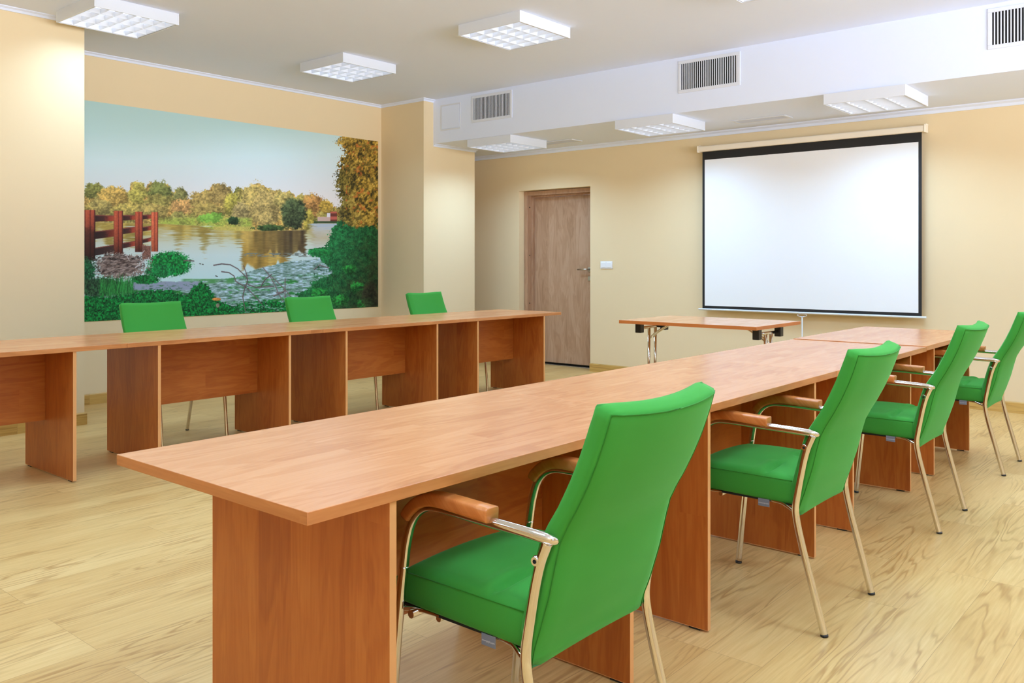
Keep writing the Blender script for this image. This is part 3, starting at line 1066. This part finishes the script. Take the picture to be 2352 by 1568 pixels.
def paint(X, Y):
    """X, Y: arrays in the picture's own units (0..2080 across, 0..1560 down)"""
    C = np.zeros(X.shape + (3,))

    def lay(mask, col):
        m = np.clip(mask, 0, 1)[..., None]
        C[...] = C * (1 - m) + np.asarray(col, float) * m if not isinstance(col, np.ndarray) else C * (1 - m) + col * m

    def step(v, s_=4.0):
        return np.clip(v / s_ + 0.5, 0, 1)

    def grad(v, stops):
        p = [s_[0] for s_ in stops]
        return np.stack([np.interp(v, p, [s_[1][k] for s_ in stops]) for k in range(3)], -1)

    def shade(col, n, lo, hi):
        return col * (lo + (hi - lo) * n)[..., None]

    fine = fbm(X / 7, Y / 7, 3, 3)
    leaf = fbm(X / 11, Y / 9, 31, 4)
    med = fbm(X / 40, Y / 34, 8, 4)
    big = fbm(X / 150, Y / 90, 21, 3)
    # sky
    C[...] = grad(Y + X * 0.03, [(30, (150, 178, 174)), (250, (160, 186, 184)), (450, (180, 198, 200)), (620, (190, 196, 198)), (760, (200, 196, 196))])
    # far trees
    tp = [(-200, 690), (15, 670), (60, 620), (110, 600), (150, 640), (200, 622), (290, 640), (318, 700), (330, 604), (380, 590), (435, 640), (450, 600), (520, 595), (590, 606), (622, 668), (660, 635),
          (712, 655), (720, 700), (748, 716), (800, 672), (880, 642), (900, 615), (960, 612), (1022, 640), (1040, 675), (1070, 632), (1110, 650), (1160, 625), (1200, 600), (1260, 622), (1330, 658),
          (1380, 668), (1430, 655), (1480, 690), (1530, 692), (1580, 670), (1640, 700), (1668, 740), (1700, 722), (1748, 768), (1900, 790)]
    top = np.interp(X, [p[0] for p in tp], [p[1] for p in tp]) + (fine - 0.5) * 30 + (med - 0.5) * 30
    wl = np.interp(X, [-200, 500, 800, 920, 1170, 1560, 1600, 1625, 2100], [872, 885, 900, 930, 938, 930, 900, 882, 884])
    tree = grad(big + (med - 0.5) * 0.6, [(0.2, (128, 124, 64)), (0.45, (164, 146, 76)), (0.6, (178, 154, 84)), (0.8, (186, 148, 80))])
    tree = shade(tree, np.clip((leaf - 0.28) * 2.2, 0, 1), 0.62, 1.16)
    lay(step(Y - top, 5) * step(wl - Y, 4), tree)

    def blob(cx, cy, rx, ry, col, lo=0.6, hi=1.15, rough=0.85, s_=1.0):
        ddx = (X - cx) / rx; ddy = (Y - cy) / ry
        r_ = np.sqrt(ddx ** 2 + ddy ** 2) + (med - 0.5) * rough + (fine - 0.5) * rough * 0.7
        m = np.clip((1 - r_) * 6, 0, 1) * s_
        lit = np.clip(0.5 - ddy * 0.30 - ddx * 0.2 + (leaf - 0.5) * 1.5 + (med - 0.5) * 1.3, 0, 1)
        lay(m, np.asarray(col, float)[None, None, :] * (lo + (hi - lo) * lit)[..., None])

    for bl in ((80, 660, 80, 60, (122, 122, 62)), (210, 700, 110, 80, (188, 156, 82)), (120, 770, 80, 70, (158, 142, 82)), (385, 680, 70, 92, (168, 158, 78)), (530, 660, 92, 72, (112, 118, 62)),
               (520, 740, 110, 60, (146, 136, 72)), (672, 690, 50, 55, (126, 124, 72)), (330, 790, 130, 50, (176, 158, 84)), (500, 800, 120, 55, (164, 144, 80)), (700, 770, 100, 60, (190, 148, 90)),
               (820, 720, 80, 60, (164, 140, 80)), (950, 690, 90, 80, (150, 128, 74)), (860, 790, 120, 60, (158, 138, 76)), (1030, 740, 60, 70, (172, 160, 72)), (1200, 710, 110, 110, (176, 154, 88)),
               (660, 850, 70, 48, (160, 152, 84)), (1100, 820, 70, 82, (158, 140, 90)), (1270, 790, 120, 140, (170, 148, 90)), (1400, 720, 80, 60, (176, 158, 92)), (1500, 740, 70, 60, (168, 152, 80)),
               (1590, 760, 80, 88, (168, 124, 70)), (1690, 770, 56, 50, (168, 138, 60)), (1560, 860, 45, 70, (172, 156, 70))):
        blob(*bl)
    lay(step(Y - 845, 20) * step(wl + 3 - Y, 4) * step(X - 520, 20) * step(1170 - X, 20) * np.clip(med * 1.8 - 0.2, 0, 1), shade(np.array([146., 160, 70])[None, None] * np.ones_like(C), leaf, 0.75, 1.2))
    blob(880, 845, 90, 40, (112, 156, 62), 0.8, 1.15)
    lay(step(Y - 905, 12) * step(wl + 4 - Y, 4) * step(X - 900, 20) * step(1180 - X, 20), shade(np.array([178., 164, 84])[None, None] * np.ones_like(C), leaf, 0.8, 1.1))
    blob(1460, 815, 96, 120, (66, 78, 50), 0.45, 1.25, 0.35)
    blob(1310, 915, 130, 26, (60, 84, 44), 0.5, 1.2)
    blob(1040, 862, 50, 26, (44, 70, 40))
    # house across the river
    lay(step(X - 1625, 3) * step(1722 - X, 3) * step(Y - 838, 3) * step(872 - Y, 3), (176, 148, 138))
    lay(step(X - 1690, 3) * step(1715 - X, 3) * step(Y - 812, 3) * step(840 - Y, 3), (196, 190, 196))
    lay(step(X - 1714, 3) * step(1760 - X, 3) * step(Y - 802, 3) * step(872 - Y, 3), shade(np.array([150., 74, 62])[None, None] * np.ones_like(C), step(np.sin(Y / 7), 1), 0.6, 1.1))
    lay(step(X - 1600, 3) * step(Y - 868, 4) * step(884 - Y, 3), (48, 66, 40))
    # water
    st = fbm(X / 90, Y / 7, 51, 4)
    st2 = fbm(X / 30, Y / 4, 57, 3)
    wt = grad(Y, [(880, (168, 162, 118)), (960, (168, 164, 128)), (1020, (176, 184, 172)), (1100, (176, 192, 192)), (1300, (168, 196, 200))])
    lay(step(Y - wl, 4), wt)
    refl = np.clip((1035 - Y + (st - 0.5) * 230 + (vnoise(X / 60, Y * 0, 5) - 0.5) * 150) / 95, 0, 1)
    rc = grad(vnoise(X / 45, Y / 200, 77), [(0.2, (134, 116, 56)), (0.6, (168, 142, 66)), (0.9, (176, 156, 84))])
    lay(step(Y - wl, 4) * refl * 0.95, shade(rc, st2, 0.8, 1.15))
    g2 = step(X - 1100 + (st - 0.5) * 60, 24) * step(1420 - X + (st - 0.5) * 90, 30) * step(1195 - Y + (vnoise(X / 30, Y * 0, 9) - 0.5) * 120 - np.abs(X - 1230) * 0.15, 20)
    lay(step(Y - wl, 4) * g2, shade(grad(vnoise(X / 26, Y / 160, 12), [(0.2, (112, 92, 46)), (0.6, (160, 128, 60)), (0.9, (178, 148, 78))]), st2, 0.82, 1.12))
    g3 = step(X - 1150, 16) * step(1545 - X + (st - 0.5) * 40, 16) * step(1092 - Y + (vnoise(X / 22, Y * 0, 19) - 0.5) * 60, 14)
    lay(step(Y - wl, 4) * g3 * np.clip((X - 1120) / 320, 0.25, 1), shade(grad(vnoise(X / 20, Y / 160, 14), [(0.2, (66, 54, 38)), (0.7, (98, 82, 52)), (0.95, (124, 106, 64))]), st2, 0.85, 1.1))
    rw = np.clip((X - 1560 + (st - 0.5) * 90) / 50, 0, 1) * step(Y - 884, 4) * step(1080 - Y, 60)
    lay(rw * 0.9, grad(Y + (st - 0.5) * 60, [(884, (150, 166, 190)), (930, (170, 172, 176)), (980, (168, 158, 136)), (1060, (176, 184, 186))]))
    for cx_, cy_, l_ in ((620, 945, 60), (560, 970, 40), (860, 903, 50), (880, 956, 40), (600, 955, 90), (330, 905, 60)):
        lay(np.clip(1.2 - np.hypot((X - cx_) / l_, (Y - cy_) / 3.5), 0, 1) * 0.7, (190, 206, 224))
    # floating leaves
    pt = np.interp(X, [500, 640, 900, 1060, 1130, 1250, 1400, 1620, 1740], [1285, 1290, 1275, 1258, 1225, 1188, 1150, 1130, 1130])
    pad = step(Y - pt + (fine - 0.5) * 14, 6)
    s3 = fbm(X / 26, Y / 6.5, 91, 4)
    s4 = fbm(X / 60, Y / 14, 95, 4)
    pc = grad(s3, [(0.22, (62, 88, 78)), (0.40, (98, 126, 118)), (0.55, (130, 154, 156)), (0.75, (160, 184, 198))])
    lay(pad, pc)
    lay(pad * np.clip((s4 - 0.56) * 9, 0, 1) * step(Y - 1250, 60), shade(np.array([48., 124, 58])[None, None] * np.ones_like(C), s3, 0.6, 1.3))
    lay(np.clip((s3 - 0.64) * 8, 0, 1) * pad * 0.5, (186, 206, 224))
    lay(step(X - 1110, 20) * step(Y - 1088, 4) * step(1112 - Y + (s4 - 0.5) * 20, 8) * np.clip((s3 - 0.40) * 8, 0, 1), (104, 112, 108))
    lay(step(X - 690, 30) * step(1050 - X, 30) * step(Y - 1268, 6) * step(1300 - Y, 8) * np.clip(s4 * 2.2 - 0.4, 0, 1), (70, 128, 74))
    lay(step(X - 340, 20) * step(820 - X, 20) * step(Y - 1285, 6) * step(1345 - Y, 8) * np.clip((s3 - 0.3) * 5, 0, 1), (128, 136, 158))

    def grass(m, base, dark=0.25, hi=1.3, sx=10, sy=11, sd=101):
        g_ = fbm(X / sx, Y / sy, sd, 4)
        g4 = fbm(X / 5, Y / 6, sd + 5, 2)
        col = np.asarray(base, float)[None, None] * np.clip(dark + (hi - dark) * (g_ * 1.1 - 0.12 + (g4 - 0.5) * 0.5), 0.1, 1.6)[..., None]
        lay(m, col)

    # debris and islands at the left
    gm = np.clip((1 - np.hypot((X - 600) / 160, (Y - 1165) / 92) + (fine - 0.5) * 0.5) * 7, 0, 1)
    grass(gm, (22, 150, 66), 0.25)
    gm = np.clip((1 - np.hypot((X - 530) / 110, (Y - 1215) / 50) + (fine - 0.5) * 0.5) * 7, 0, 1)
    grass(gm, (26, 140, 70), 0.3)

    def seg(x0, y0, x1, y1, wd, col, fade=1.0, w2=None):
        w2 = wd if w2 is None else w2
        dx_, dy_ = x1 - x0, y1 - y0
        mx_ = max(wd, w2) + 4
        sel = (X > min(x0, x1) - mx_) & (X < max(x0, x1) + mx_) & (Y > min(y0, y1) - mx_) & (Y < max(y0, y1) + mx_)
        if not sel.any():
            return
        xs_, ys_ = X[sel], Y[sel]
        t = np.clip(((xs_ - x0) * dx_ + (ys_ - y0) * dy_) / (dx_ * dx_ + dy_ * dy_ + 1e-9), 0, 1)
        dd = np.hypot(xs_ - x0 - t * dx_, ys_ - y0 - t * dy_)
        m = np.clip((wd + (w2 - wd) * t - dd) / 2.0 + 0.5, 0, 1)[:, None] * fade
        C[sel] = C[sel] * (1 - m) + np.asarray(col, float) * m

    # rails then posts of the rusty barrier
    rails = [((85, 825, 872), (213, 828, 866)), ((85, 938, 992), (215, 924, 974)), ((85, 1052, 1106), (215, 1030, 1086)),
             ((277, 826, 864), (361, 826, 858)), ((277, 916, 958), (361, 906, 946)), ((277, 1018, 1056), (361, 1004, 1040)),
             ((415, 824, 856), (472, 822, 850)), ((415, 908, 938), (472, 900, 930)), ((415, 992, 1020), (472, 980, 1006))]
    for k, ((xa_, a0, a1), (xb_, b0, b1)) in enumerate(rails):
        t = (X - xa_) / (xb_ - xa_)
        y0_ = a0 + (b0 - a0) * t; y1_ = a1 + (b1 - a1) * t
        m = step(X - xa_, 3) * step(xb_ - X, 3) * step(Y - y0_, 3) * step(y1_ - Y, 3)
        cc = grad(t + (fine - 0.5) * 0.3, [(0, (44, 26, 26)), (0.5, (66, 32, 28)), (0.75, (128, 50, 36)), (1, (150, 62, 42))] if k not in (2,) else [(0, (40, 28, 28)), (1, (58, 38, 34))])
        if k in (1,): cc = cc * 0.75
        lay(m, cc)
        lay(m * step(y0_ + 6 - Y, 2), (112, 60, 50))
    for (a, c, y0_, y1_, dk) in ((-120, 86, 790, 1142, 1), (213, 277, 797, 1108, 0.4), (361, 415, 802, 1082, 0.4), (473, 521, 805, 1078, 0)):
        m = step(X - a, 3) * step(c - X, 3) * step(Y - y0_, 3) * step(y1_ - Y, 3)
        t = (X - a) / (c - a) if a > 0 else (X - 15) / 70
        cc = grad(t, [(0, (124, 54, 38)), (0.12, (176, 84, 56)), (0.4, (164, 72, 48)), (0.52, (108, 44, 34)), (0.62, (168, 76, 50)), (0.86, (156, 68, 46)), (0.95, (70, 26, 26)), (1, (60, 24, 26))])
        if dk == 0: cc = cc * np.array([1.15, 1.25, 1.25])
        v = np.clip((Y - y0_) / (y1_ - y0_), 0, 1)
        cc = cc * (1 - (0.62 if dk else 0.25) * v ** (1.0 if dk == 1 else 2.2))[..., None]
        if dk == 1:
            cc = cc * (1 - 0.35 * step(Y - 930 + (med - 0.5) * 120, 60))[..., None]
        lay(m, shade(cc, fine, 0.85, 1.12))
    # debris
    dm = np.clip((1 - np.hypot((X - 245) / 205, (Y - 1180) / 92) + (fine - 0.5) * 0.9 + (med - 0.5) * 0.9) * 7, 0, 1)
    dn = fbm(X / 22 + Y / 30, Y / 9, 140, 4)
    lay(dm, grad(dn, [(0.25, (36, 28, 28)), (0.45, (84, 68, 62)), (0.62, (124, 108, 102)), (0.8, (150, 136, 130))]))
    lay(step(X - 410, 6) * step(470 - X, 6) * step(Y - 1035 + (fine - 0.5) * 30, 6) * step(1130 - Y, 8), shade(np.array([120., 82, 70])[None, None] * np.ones_like(C), fine, 0.6, 1.2))
    rs = np.random.RandomState(5)
    for _ in range(120):
        x_, y_ = rs.uniform(60, 440), rs.uniform(1100, 1262)
        a = rs.uniform(-0.9, 0.6); l_ = rs.uniform(18, 62)
        g_ = rs.uniform(60, 175)
        seg(x_, y_, x_ + l_ * math.cos(a), y_ + l_ * math.sin(a), rs.uniform(1.0, 2.6), (g_, g_ * 0.9, g_ * 0.87), 0.8)
    for s_ in ((395, 1110, 425, 1072, 4), (365, 1188, 438, 1130, 5), (290, 1275, 400, 1235, 5), (455, 1120, 462, 1160, 3), (300, 1100, 322, 1140, 3)):
        seg(*s_, (166, 158, 160), 1, 2)
    # left foliage, reeds, foreground grass
    gm = np.clip((1 - np.hypot((X - 0) / 95, (Y - 1215) / 110) + (fine - 0.5) * 0.7) * 6, 0, 1)
    grass(gm, (32, 104, 60), 0.2)
    gm = np.clip((1 - np.hypot((X - 120) / 210, (Y - 1325) / 70) + (fine - 0.5) * 0.5) * 6, 0, 1)
    grass(gm, (52, 96, 60), 0.2, 1.2)
    gm = np.clip((1 - np.hypot((X - 430) / 110, (Y - 1272) / 34) + (fine - 0.5) * 0.5) * 6, 0, 1)
    grass(gm, (24, 134, 58), 0.25)
    for _ in range(260):
        x_ = rs.uniform(120, 350); y_ = rs.uniform(1330, 1405); l_ = rs.uniform(50, 110)
        k = rs.uniform(0.5, 1.3)
        seg(x_, y_, x_ + rs.uniform(-24, 24), y_ - l_, 2.4, (38 * k, 118 * k, 52 * k), 0.8, 0.8)
    fl = np.interp(X, [-200, 15, 180, 330, 480, 600, 720, 765, 820, 870, 900, 960, 1050, 1120, 1300, 1450, 1560, 1640], [1380, 1380, 1395, 1370, 1345, 1340, 1385, 1318, 1288, 1322, 1375, 1420, 1462, 1428, 1418, 1432, 1400, 1330])
    gm = step(Y - fl + (leaf - 0.5) * 46, 6)
    grass(gm, (16, 132, 56), 0.12, 1.38, 9, 9)
    lay(gm * step(Y - 1420, 20) * step(X - 1080, 40) * np.clip((s3 - 0.58) * 8, 0, 1) * 0.8, (150, 178, 176))
    blob(925, 1408, 34, 11, (186, 124, 62), 0.9, 1.1, 0.1)
    blob(934, 1452, 14, 16, (122, 118, 98), 0.8, 1.1, 0.2)
    # right bank: dark greens
    bx_ = np.interp(Y, [840, 880, 920, 980, 1045, 1062, 1100, 1130, 1190, 1225, 1250, 1290, 1340, 1360, 1400, 1600], [1790, 1760, 1730, 1700, 1680, 1555, 1580, 1640, 1700, 1730, 1700, 1580, 1570, 1490, 1480, 1440])
    rm = step(X - bx_ + (leaf - 0.5) * 80 + (med - 0.5) * 40, 6) * step(Y - 835 + (med - 0.5) * 60, 14)
    gn = grad((X - 1600) / 450 + (Y - 1200) / 900 + (med - 0.5) * 0.9, [(-0.2, (32, 128, 66)), (0.3, (30, 104, 56)), (0.7, (34, 84, 44)), (1.0, (42, 62, 34))])
    g_ = fbm(X / 14, Y / 16, 171, 4) * 0.6 + med * 0.4; g4 = fbm(X / 5, Y / 6, 175, 2)
    lay(rm, gn * np.clip(0.25 + 1.25 * (g_ * 1.1 - 0.1 + (g4 - 0.5) * 0.45), 0.12, 1.5)[..., None])
    blob(1640, 1085, 90, 26, (30, 132, 62), 0.6, 1.2, 0.3)
    for (cx_, cy_, r_) in ((1900, 1320, 60), (1780, 1420, 60), (1640, 1380, 70), (1960, 1440, 60), (1850, 1200, 50)):
        blob(cx_, cy_, r_, r_ * 0.7, (36, 128, 50), 0.35, 1.3, 0.9, 0.8)
    blob(1990, 1400, 70, 120, (44, 40, 30), 0.4, 1.3, 0.6, 0.75)
    # upper right tree, golden leaves
    tx = np.interp(Y, [250, 300, 320, 345, 370, 400, 440, 490, 550, 620, 680, 730, 770, 820, 870, 930], [1820, 1770, 1750, 1780, 1805, 1810, 1785, 1775, 1755, 1750, 1775, 1790, 1765, 1770, 1800, 1860])
    tm = step(X - tx + (leaf - 0.5) * 90 + (fine - 0.5) * 70, 7) * step(905 - Y + (med - 0.5) * 90, 16)
    l5 = fbm(X / 10 + Y / 40, Y / 13, 191, 4) * 0.75 + med * 0.25
    gold = grad(l5 + (big - 0.5) * 0.3 + (med - 0.5) * 0.35, [(0.25, (46, 40, 18)), (0.42, (98, 80, 30)), (0.55, (150, 120, 46)), (0.75, (196, 164, 78))])
    dk = np.clip((1930 - X) / 150, 0, 1) * step(Y - 470, 90) * 0.75
    gold = gold * (1 - dk[..., None] * np.array([0.4, 0.3, 0.2]))
    lay(tm, gold)
    lay(tm * np.clip((med - 0.60) * 7, 0, 1) * 0.7, (62, 54, 24))
    lay(tm * np.clip((fbm(X / 25, Y / 25, 211, 3) - 0.66) * 9, 0, 1) * 0.7, (176, 92, 40))
    # bare branches over the water
    bc = (96, 82, 84)
    for pl_ in ([(905, 1172), (960, 1162), (1020, 1168), (1070, 1195), (1110, 1232), (1140, 1265)], [(960, 1216), (1010, 1222), (1045, 1245), (1060, 1285), (1130, 1325), (1190, 1385), (1240, 1440)],
                [(1112, 1176), (1132, 1230), (1140, 1280), (1120, 1330), (1106, 1390), (1125, 1490)], [(1140, 1305), (1200, 1325), (1260, 1320), (1320, 1318)],
                [(1245, 1185), (1290, 1240), (1330, 1310), (1355, 1370), (1385, 1420)], [(1230, 1322), (1260, 1270), (1305, 1235)], [(1305, 1250), (1350, 1290), (1400, 1340), (1435, 1385)],
                [(1400, 1265), (1398, 1340), (1385, 1360), (1340, 1362)], [(1400, 1340), (1398, 1400)], [(1320, 1385), (1390, 1355)], [(1700, 1190), (1640, 1170), (1600, 1200)], [(700, 1140), (768, 1142)]):
        for p_, q_ in zip(pl_[:-1], pl_[1:]):
            seg(p_[0] + 1.5, p_[1] + 3, q_[0] + 1.5, q_[1] + 3, 3.0, (56, 46, 48), 0.8)
            seg(*p_, *q_, 3.0, bc if p_[0] < 1240 else (112, 98, 100), 1, 2.2)
    for _ in range(70):
        x_ = rs.uniform(1520, 1760); y_ = rs.uniform(1180, 1400)
        if x_ < 1560 + abs(1300 - y_) * 0.6: continue
        a = rs.uniform(-2.8, -1.2); l_ = rs.uniform(14, 34); k = rs.uniform(0.4, 1.2)
        seg(x_, y_, x_ + l_ * math.cos(a), y_ + l_ * math.sin(a), 3.2, (26 * k, 96 * k, 50 * k), 0.8, 1)
    for (x_, y_) in ((808, 1162), (826, 1166), (925, 1250), (918, 1246)):
        seg(x_, y_, x_ + 8, y_ + 2, 3, (60, 64, 60))
    return np.clip(C, 0, 255)


MY0, MY1, MZ0, MZ1 = 3.02, 6.495, 0.704, 2.572
NX, NZ = 980, 520
yy = np.linspace(MY0, MY1, NX); zz = np.linspace(MZ0, MZ1, NZ)
GY, GZ = np.meshgrid(yy, zz)
# the picture's own units, measured on the wall plane
ca, sa = math.cos(YAW), math.sin(YAW)
dep = XM * (-sa) + GY * ca
lat = XM * ca + GY * sa
PU = (1176 + FPX * lat / dep - 190) * 3.016
PV = (603.5 + FPX * (CAM_H - GZ) / dep - 220) * 3.016
rgb = paint(PU, PV) / 255.0
edge = np.minimum(np.minimum(GY - MY0, MY1 - GY), np.minimum(GZ - MZ0, MZ1 - GZ))
linr = np.where(rgb <= 0.04045, rgb / 12.92, ((rgb + 0.055) / 1.055) ** 2.4)
MURAL_GAIN = 1.42
linr = np.clip(linr * MURAL_GAIN, 0, 0.95)
me = bpy.data.meshes.new('river_mural')
nv_ = NX * NZ
co = np.zeros((nv_, 3), np.float32)
co[:, 0] = 0.004
co[:, 1] = (GY - MY0).ravel()
co[:, 2] = (GZ - MZ0).ravel()
idx = np.arange(nv_).reshape(NZ, NX)
quads = np.stack([idx[:-1, :-1], idx[:-1, 1:], idx[1:, 1:], idx[1:, :-1]], -1).reshape(-1, 4)
# a thin back sheet closes the panel
co = np.vstack([co, np.array([[0, 0, 0], [0, MY1 - MY0, 0], [0, MY1 - MY0, MZ1 - MZ0], [0, 0, MZ1 - MZ0]], np.float32)])
c0 = nv_
corner = [idx[0, 0], idx[0, -1], idx[-1, -1], idx[-1, 0]]
extra = [[c0, c0 + 3, c0 + 2, c0 + 1]] + [[c0 + i, c0 + (i + 1) % 4, corner[(i + 1) % 4], corner[i]] for i in range(4)]
allq = np.vstack([quads, np.array(extra)]).astype(np.int32)
me.vertices.add(len(co)); me.vertices.foreach_set('co', co.ravel())
me.loops.add(allq.size); me.loops.foreach_set('vertex_index', allq.ravel())
me.polygons.add(len(allq))
me.polygons.foreach_set('loop_start', np.arange(0, allq.size, 4, dtype=np.int32))
me.polygons.foreach_set('loop_total', np.full(len(allq), 4, np.int32))
me.update(calc_edges=True)
att = me.color_attributes.new('print', 'FLOAT_COLOR', 'POINT')
rgba = np.ones((len(co), 4), np.float32)
rgba[:nv_, :3] = linr.reshape(-1, 3)
att.data.foreach_set('color', rgba.ravel())
n = N('mural_print', 0.55, spec=0.25)
an = n.new('ShaderNodeAttribute'); an.attribute_name = 'print'
n.base(an.outputs['Color'])
me.materials.append(n.m)
mu = bpy.data.objects.new('wall_mural', me)
COL.objects.link(mu)
mu.location = (XM, MY0, MZ0)
tag(mu, 'large printed photo mural of a river with trees and a rusty barrier', 'mural')
